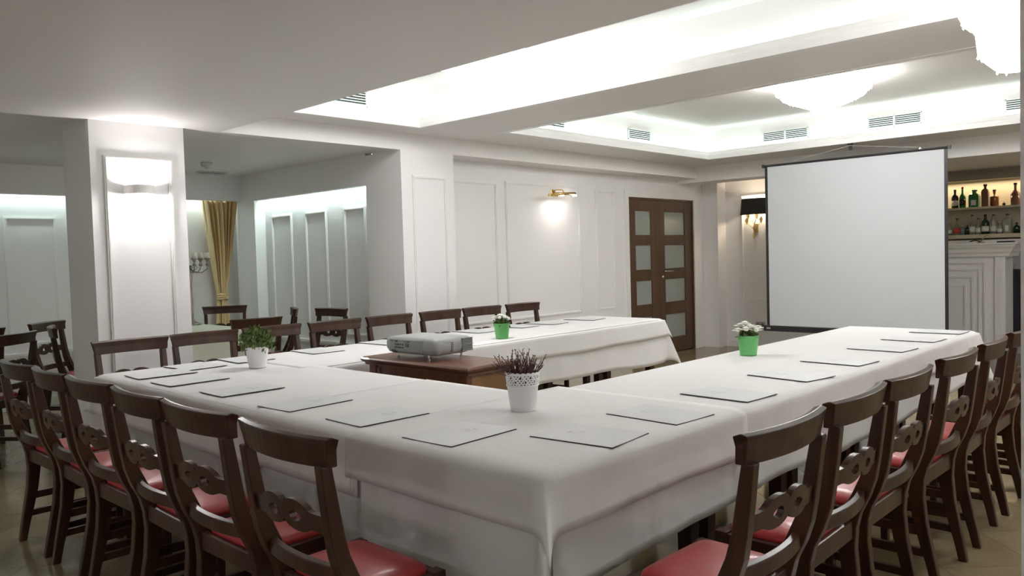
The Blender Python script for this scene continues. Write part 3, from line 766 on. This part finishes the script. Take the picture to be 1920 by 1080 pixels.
wall_lamp(2.158, 5.503, 1.875, 0, 'white half-round lamp glowing on the white column', 5.0)
for k, yy in enumerate((-.9, 1.1, 3.1, 5.1)):  # unseen fill lamps, added to brighten the near cloth fronts and low ceiling
    wall_lamp(-1.6, yy, 1.9, PI/2, 'added white half-round fill lamp on the wall behind the camera, %s from the right' % ('first', 'second', 'third', 'fourth')[k], 5.0)
wall_lamp(3.2, -2.5, 1.9, PI, 'added white half-round fill lamp on the right side wall, nearer one', 11)  # unseen pair added as fill for the table faces on the right
wall_lamp(5.4, -2.5, 1.9, PI, 'added white half-round fill lamp on the right side wall, farther one', 11)
# picture light on the left wall
t = thing('picture_lamp', 'brass picture lamp on a short arm on the left wall', 'lamp', (6.77, 5.79, 2.03))
bm = B(); tube(bm, [(-.17, -.16, -.006), (.20, -.16, .012)], .016, 12); hd = obj('lamp_head', bm, 'brass', t, smooth=True)
for x in (-.03, .19):
    bm = B(); tube(bm, [(x-.025, -.16, -.012), (x+.025, -.16, -.010)], .009, 10); obj('bulb', bm, 'lamp', hd)
bm = B(); tube(bm, [(0, 0, .03), (0, -.06, .055), (.01, -.13, .045), (.02, -.16, .015)], .007, 8); obj('arm', bm, 'brass', t, smooth=True)
obj('back_plate', bx(-.035, .035, -.012, 0, .0, .06), 'brass', t, bevel=.004)
bm = B(); box(bm, -.25, -.10, -.175, -.145, -.035, -.005); obj('side_shield', bm, 'brass', t, bevel=.004)
area('picture_lamp_light', (6.74, 5.63, 2.0), .30, .03, .75, (1, .95, .88), (D(-8), 0, 0))
# black-shaded wall lamp beside the screen
t = thing('shaded_wall_lamp', 'black shaded wall lamp with gilt leaves beside the screen', 'lamp', (10.25, 5.10, 1.95))
bm = B(); n = 20; rings = []
for z, hw, dp in ((-.115, .205, .17), (.105, .185, .15)):
    o_ = [(-dp*math.sin(a)**.6 if math.sin(a) > 0 else 0, hw*math.cos(a), z) for a in [PI*k/n for k in range(n+1)]]
    i_ = [(-(dp-.005)*math.sin(a)**.6 if math.sin(a) > 0 else 0, (hw-.005)*math.cos(a), z) for a in [PI*k/n for k in range(n, -1, -1)]]
    rings.append(o_+i_)
loft(bm, rings); obj('lamp_shade', bm, 'shade', t)
bm = B(); tube(bm, [(-.03, 0, -.40), (-.05, .02, -.30), (-.05, -.02, -.18), (-.05, 0, -.06)], .007, 8)
tube(bm, [(-.04, 0, -.33), (-.06, .06, -.27), (-.07, .10, -.20)], .004, 6); tube(bm, [(-.04, 0, -.33), (-.06, -.07, -.25), (-.07, -.11, -.19)], .004, 6); tube(bm, [(-.04, 0, -.25), (-.06, .05, -.18), (-.07, .08, -.13)], .004, 6)
obj('stem', bm, 'gold', t, smooth=True)
for y, z in ((.10, -.20), (-.11, -.19), (.08, -.13), (-.05, -.13), (0, -.40)):
    bm = B(); L = .055
    pts = [(-.075, y, z+L), (-.085, y+.028, z+.01), (-.08, y, z-L), (-.085, y-.028, z+.01)]
    v = [bm.verts.new(p) for p in pts]; v2 = [bm.verts.new((p[0]+.008, p[1], p[2])) for p in pts]
    bm.faces.new(v); bm.faces.new(v2[::-1])
    for k in range(4): bm.faces.new((v[k], v2[k], v2[(k+1) % 4], v[(k+1) % 4]))
    obj('gilt_leaf', bm, 'gold', t)
obj('wall_plate', bx(-.015, 0, -.03, .03, -.36, -.24), 'gold', t, bevel=.005)
bm = B(); sphere(bm, (-.08, 0, -.0), .028, 1.4); obj('bulb', bm, 'lamp', t)
point('shaded_lamp_light', (10.17, 5.08, 1.93), 4.0, (1, .80, .55), .05)

# chandeliers
def bowl(x, y, label, prof, n=96, lobes=28, glow='glow'):
    t = thing('crystal_ceiling_lamp', label, 'chandelier', (x, y, Z3), 0, 'crystal lamps in the ceiling trays')
    obj('glowing_bowl', lathe(B(), prof, n, scal=.03, lobes=lobes), glow, t, smooth=False)
    obj('ceiling_plate', lathe(B(), [(.02, -.012), (.12, -.012), (.12, 0), (.02, 0)], 24), 'chrome', t)
    # crystal drops hanging along the tier edges
    bm = B()
    for r, z, m in [(p[0]*1.03, p[1], int(p[0]*110)) for p in prof[1:-1] if len(p) == 2][::2]:
        for k in range(max(8, m)):
            a = 2*PI*k/max(8, m); c = (r*math.cos(a), r*math.sin(a), z-.004)
            vs_ = [bm.verts.new((c[0]+q*.005*math.cos(a), c[1]+q*.005*math.sin(a), c[2])) for q in (-1, 1)]
            vt = [bm.verts.new((c[0]-q*.005*math.sin(a), c[1]+q*.005*math.cos(a), c[2])) for q in (-1, 1)]
            tp = bm.verts.new((c[0], c[1], c[2]+.010)); bt = bm.verts.new((c[0], c[1], c[2]-.008))
            rg = [vs_[1], vt[1], vs_[0], vt[0]]
            for i in range(4): bm.faces.new((rg[i], rg[(i+1) % 4], tp)); bm.faces.new((rg[(i+1) % 4], rg[i], bt))
    cr = obj('crystal_drops', bm, 'crystal', t); cr['kind'] = 'stuff'
    return t
BOWL = [(.05, -.27), (.10, -.265), (.20, -.225), (.28, -.19), (.335, -.165), (.345, -.14), (.355, -.125), (.385, -.11), (.395, -.08), (.38, -.06), (.36, -.03), (.2, -.012)]
bowl(7.05, 2.86, 'glowing crystal bowl lamp on the ceiling before the screen', BOWL)
bowl(3.66, 3.86, 'glowing ceiling lamp just peeking past the low ceiling edge', BOWL, glow='glow2')
bowl(7.05, -.25, 'added glowing crystal bowl lamp in the back tray, unseen beyond the near wall end', BOWL)  # out-of-view lamp added to raise the room's brightness
CH = [(.03, -.825), (.07, -.82), (.105, -.785), (.132, -.755), (.138, -.70), (.142, -.655), (.16, -.645), (.185, -.62), (.20, -.585), (.203, -.54), (.19, -.49), (.15, -.45), (.08, -.42), (.03, -.25), (.03, -.012)]
bowl(3.62, .705, 'two-tier crystal chandelier at the top right corner', CH, 72, 24, glow='glow2')

# smoke detector and ceiling grille in the alcove
t = thing('smoke_detector', 'round smoke detector on the alcove ceiling beside the column', 'detector', (3.55, 7.40, ZA))
obj('body', lathe(B(), [(.02, -.045), (.05, -.042), (.055, -.02), (.055, 0), (.02, 0)], 20), 'sensor', t, smooth=True)
obj('sensor_cap', lathe(B(), [(.01, -.06), (.022, -.058), (.024, -.044), (.01, -.044)], 16), 'sensor', t)
t = thing('ceiling_slot_vent', 'flat vent on the alcove ceiling near the gold curtain', 'vent', (3.95, 8.12, ZA))
obj('frame', bx(-.15, .15, -.05, .05, -.012, 0), 'sensor', t)
for k in range(3): obj('slat', bx(-.13, .13, -.035+k*.03, -.025+k*.03, -.016, -.01), 'projg', t)

# ------------------------------------------------------------------ curtain
bm = B(); NX, NZ = 90, 40; G = []
for j in range(NZ+1):
    z = .03+(2.10-.03)*j/NZ
    if z > .98: k = ((z-.98)/1.12); wdt = .085+(.43-.085)*k**.9; cx = 4.275+(4.285-4.275)*k
    else: k = (.98-z)/.95; wdt = .085+.10*k**.6; cx = 4.275
    amp = .035 if z > .98 else .025
    row = []
    for i in range(NX+1):
        u = i/NX; ang = u*2*PI*7+.6*math.sin(u*9)
        pinch = .35+.65*min(1, abs(z-.98)/.5)
        row.append(bm.verts.new((cx+(u-.5)*wdt+.008*math.cos(ang*1.3), 8.66+amp*pinch*math.sin(ang)+.02*math.sin(u*5+z*2), z)))
    G.append(row)
for j in range(NZ):
    for i in range(NX): bm.faces.new((G[j][i], G[j][i+1], G[j+1][i+1], G[j+1][i]))
t = thing('curtain', 'gold satin curtain tied back in the alcove corner', 'curtain', (0, 0, 0))
cu = obj('curtain_panel', bm, 'curtain', t, smooth=True); md = cu.modifiers.new('thick', 'SOLIDIFY'); md.thickness = .003
tb2 = B()
for k in range(3): tube(tb2, [(4.275+.058*math.cos(a), 8.66+.045*math.sin(a), .97+.022*k+.006*math.sin(a*3+k)) for a in [2*PI*i/20 for i in range(21)]], .012, 8)
obj('tie_band', tb2, 'curtain', t, smooth=True)
bm = B(); tube(bm, [(3.95, 8.66, 2.13), (4.54, 8.66, 2.13)], .010, 8); obj('curtain_rod', bm, 'chrome', t)

# ------------------------------------------------------------------ candelabra on the alcove table
t = thing('candelabra', 'silver candelabra with white candles on the alcove table', 'candelabra', (3.55, 7.86, .759))
obj('base', lathe(B(), [(.02, 0), (.085, 0), (.09, .008), (.06, .022), (.03, .035), (.016, .06)], 24), 'pewter', t, smooth=True)
obj('stem', lathe(B(), [(.012, .05), (.016, .12), (.010, .14), (.018, .24), (.010, .30), (.013, .42), (.02, .50), (.010, .56), (.016, .60)], 16), 'pewter', t, smooth=True)
for k, ang in enumerate((-.65, -.05, 1.5, 2.5, 3.6, 4.6)):
    L = (.17, .11, .15, .15, .15, .14)[k]; c, s_ = math.cos(ang), math.sin(ang)
    bm = B(); tube(bm, [(0, 0, .57), (.3*L*c, .3*L*s_, .535), (.65*L*c, .65*L*s_, .525), (.95*L*c, .95*L*s_, .56), (L*c, L*s_, .60)], .0065, 8)
    tube(bm, [(.15*L*c, .15*L*s_, .57), (.3*L*c, .3*L*s_, .60), (.42*L*c, .42*L*s_, .575), (.3*L*c, .3*L*s_, .555)], .004, 6)
    arm = obj('arm', bm, 'pewter', t, smooth=True)
    obj('candle_cup', lathe(B(), [(.006, .59), (.020, .60), (.009, .625), (.014, .645), (.032, .665), (.034, .672), (.01, .674)], 16, (L*c, L*s_, 0)), 'pewter', arm, smooth=True)
    obj('candle', lathe(B(), [(.004, .672), (.024, .672), (.024, .725), (.004, .728)], 16, (L*c, L*s_, 0)), 'candle', arm, smooth=True)

# ------------------------------------------------------------------ bar
BXF = 10.62
t = thing('bar_counter', 'tall white panelled bar counter right of the screen', 'counter', (BXF, 2.6, 0))
y0, y1 = 2.20-2.6, 3.6-2.6
obj('body', bx(0, .45, y0+.02, y1, 0, 1.24), 'wall', t)
for k, (i, zt) in enumerate(((.07, 1.14), (.125, 1.06), (.20, .97), (.28, .86))):
    bm = B(); w_ = .022; a, b = y0+.13+i, y1; z0, z1 = .12+i*.6, zt; xx = -.004-.004*k if k != 3 else -.02
    dp = -.030+k*.004; box(bm, dp, 0, a, b, z1-w_, z1); box(bm, dp, 0, a, a+w_, z0, z1-w_); box(bm, dp, 0, a+w_, b, z0, z0+w_)
    obj('panel_moulding', bm, 'trim', t)
pb = B(); box(pb, -.03, .06, y0, y0+.11, .12, 1.20); box(pb, -.045, .07, y0-.012, y0+.122, 0, .12); obj('corner_pilaster', pb, 'trim', t, bevel=.004)
obj('pilaster_inset', bx(-.036, -.029, y0+.03, y0+.08, .2, 1.05), 'wall', t)
cb = B(); loft(cb, [[(-d, y0-d, z), (.45, y0-d, z), (.45, y1, z), (-d, y1, z)] for d, z in ((.03, 1.19), (.045, 1.20), (.05, 1.23), (.07, 1.25), (.085, 1.285), (.115, 1.315), (.12, 1.335), (.15, 1.34), (.15, 1.358))])
obj('cornice', cb, 'trim', t)
# things on the counter
t = thing('drip_tray', 'flat dark tray on the right end of the bar counter', 'tray', (10.72, 2.22, 1.358))
obj('tray_base', bx(-.06, .06, -.08, .08, 0, .006), 'black', t); obj('tray_rim', box(box(bx(-.06, -.055, -.08, .08, .006, .016), .055, .06, -.08, .08, .006, .016), -.055, .055, -.08, -.075, .006, .016), 'black', t)
t = thing('bar_tap', 'small bent metal tap on the bar counter', 'tap', (10.74, 2.48, 1.358))
obj('tap_base', lathe(B(), [(.005, 0), (.045, 0), (.04, .012), (.012, .018), (.008, .03)], 16), 'pewter', t, smooth=True)
bm = B(); tube(bm, [(0, 0, .02), (0, -.02, .06), (0, -.06, .09), (0, -.10, .075), (0, -.11, .05)], .009, 8); obj('spout', bm, 'pewter', t, smooth=True)
bm = B(); tube(bm, [(0, .01, .02), (0, .07, .035), (0, .12, .02)], .007, 8); obj('lever', bm, 'black', t, smooth=True)
# shelves
t = thing('bar_shelf', 'upper bar shelf holding dark and green bottles', 'shelf', (12.17, 2.6, 1.84), 0, 'bar shelves')
obj('shelf_board', bx(-.14, .15, -1.3, 1.3, -.025, 0), 'olive', t); obj('shelf_edge', bx(-.15, -.14, -1.3, 1.3, -.028, .003), 'cream', t)
t = thing('bar_shelf', 'lower bar shelf with clear bottles above the counter', 'shelf', (12.17, 2.6, 1.472), 0, 'bar shelves')
obj('shelf_board', bx(-.14, .15, -1.3, 1.3, -.025, 0), 'olive', t); obj('shelf_edge', bx(-.16, -.14, -1.3, 1.3, -.05, .003), 'cream', t)
t = thing('back_bar', 'white back bar ledge below the bottle shelves', 'cabinet', (12.1, 2.6, 0))
obj('cabinet_body', bx(-.2, .215, -1.3, 1.3, 0, 1.36), 'wall', t); obj('ledge', bx(-.26, .215, -1.3, 1.3, 1.36, 1.40), 'trim', t)
def bottle(y, z, h, r, glass, label, shape='wine', lab='label', cap='black', x=12.12, square=False):
    t = thing('bottle', label, 'bottle', (x, y, z), 0, 'bottles on the bar shelves')
    P = {'wine': [(.6, 0), (1, .01), (1, .58), (.85, .66), (.36, .76), (.32, .97), (.36, .975), (.36, 1)],
         'gin': [(.7, 0), (1, .02), (1, .66), (.8, .76), (.36, .82), (.34, .95), (.34, 1)],
         'tall': [(.7, 0), (1, .02), (1, .50), (.7, .62), (.33, .70), (.30, .97), (.34, 1)],
         'jar': [(.7, 0), (1, .02), (1, .56), (.95, .60), (.2, .62), (.14, .70), (.3, .80), (.34, .98), (.2, 1)],
         'flask': [(.7, 0), (1, .03), (1, .40), (.55, .55), (.25, .65), (.23, .95), (.3, 1)]}[shape]
    obj('glass', lathe(B(), [(p*r, q*h) for p, q in P], 4 if square else 16), glass, t, smooth=not square)
    if square: t.rotation_euler = (0, 0, PI/4)
    if lab and not square: obj('paper_label', lathe(B(), [(r*.6, h*.14), (r*1.02, h*.14), (r*1.02, h*.42), (r*.6, h*.42)], 16), lab, t, smooth=True)
    if lab and square:
        q = r*.72; bm = B(); s = r/s2*1.01; 
        vv = [bm.verts.new(p) for p in ((-r*1.01*.75, r*1.01*.25-.0, h*.12), (-r*1.01*.25, r*1.01*.75, h*.12), (-r*1.01*.25, r*1.01*.75, h*.42), (-r*1.01*.75, r*1.01*.25, h*.42))]; bm.faces.new(vv)
        obj('paper_label', bm, lab, t)
    obj('cap', lathe(B(), [(r*.2, h*.93), (r*.40, h*.93), (r*.40, h*1.01), (r*.2, h*1.015)], 12), cap, t, smooth=True)
U, Lw = 1.84, 1.472
bottle(3.113, U, .255, .045, 'gbrown', 'dark bottle with round pale label, leftmost on the upper shelf')
bottle(3.021, U, .285, .040, 'ggreen', 'bottle with bright green neck on the upper shelf', 'tall', 'gbrown', 'gred')
bottle(2.875, U, .235, .085, 'ggreen', 'wide square green bottle on the upper shelf', 'gin', 'label', 'ggreen', square=True)
bottle(2.746, U, .30, .058, 'gpink', 'pinkish square bottle on the upper shelf', 'gin', None, 'cork', square=True)
bottle(2.64, U, .22, .052, 'gcopper', 'squat copper-coloured decanter with stopper on the upper shelf', 'jar', None, 'cork')
bottle(2.53, U, .05, .018, 'gbrown', 'tiny dark bottle on the upper shelf', 'gin', None, 'cork')
bottle(2.40, U, .29, .055, 'gpink', 'clear brown-liquor bottle, rightmost on the upper shelf', 'tall', 'gpink', 'black')
bottle(3.19, Lw, .19, .035, 'gclear', 'clear bottle beside the screen edge on the lower shelf', 'wine', 'label', 'label')
bottle(3.09, Lw, .23, .042, 'gclear', 'clear bottle with glowing red label on the lower shelf', 'flask', 'gred', 'cork')
bottle(3.022, Lw, .13, .034, 'gblue', 'short pale blue bottle on the lower shelf', 'gin', None, 'label')
bottle(2.965, Lw, .13, .030, 'gdark', 'short dark green bottle on the lower shelf', 'gin', None, 'black')
bottle(2.905, Lw, .27, .040, 'gclear', 'tall flask-shaped clear bottle with cork on the lower shelf', 'flask', 'label', 'cork')
bottle(2.835, Lw, .22, .033, 'gclear', 'slim clear bottle left of the dark wine bottle', 'tall', 'label', 'cork')
bottle(2.748, Lw, .265, .046, 'gdark', 'dark wine bottle with bright white label on the lower shelf', 'wine')
bottle(2.654, Lw, .26, .040, 'gclear', 'clear bottle with pale label right of the dark wine bottle', 'gin', 'label', 'cork')
bottle(2.579, Lw, .16, .036, 'gclear', 'short clear bottle in the middle right of the lower shelf', 'gin', 'label', 'label')
bottle(2.490, Lw, .26, .058, 'gclear', 'broad square clear bottle on the lower shelf', 'gin', 'label', 'cork', square=True)
bottle(2.385, Lw, .14, .040, 'gdark', 'dark bottle at the right end of the lower shelf', 'wine', None)

# dark garment hanging beside the bar
t = thing('hanging_garment', 'dark garment hanging on the wall right of the bar counter', 'garment', (11.17, 2.215, 0))
bm = B(); rings = []
for z, hw, dp in ((.16, .115, .05), (.45, .12, .055), (.70, .115, .06), (.88, .11, .06), (.96, .105, .055), (1.0, .08, .045), (1.03, .04, .03)):
    rings.append([(-dp*(1+.25*math.sin(5*a+z*3))*abs(math.sin(a))+.02 if math.sin(a) > 0 else .025, hw*math.cos(a), z) for a in [2*PI*k/28 for k in range(28)]])
loft(bm, rings); obj('cloth_body', bm, 'garment', t, smooth=True)
bm = B(); tube(bm, [(.03, 0, 1.08), (-.02, 0, 1.08), (-.035, 0, 1.04), (-.02, 0, 1.02)], .006, 6); obj('hook', bm, 'chrome', t)
t = thing('wall_socket', 'grey socket plate low on the wall left of the screen', 'socket', (10.25, 5.06, .315))
obj('plate', bx(-.010, 0, -.07, .07, -.045, .045), 'plate', t, bevel=.003)
for y in (-.032, .032): obj('socket_insert', lathe(B(), [(.004, 0), (.022, 0), (.022, .004), (.004, .004)], 14), 'projd', t, loc=(-.012, y, 0)).rotation_euler = (0, PI/2, 0)
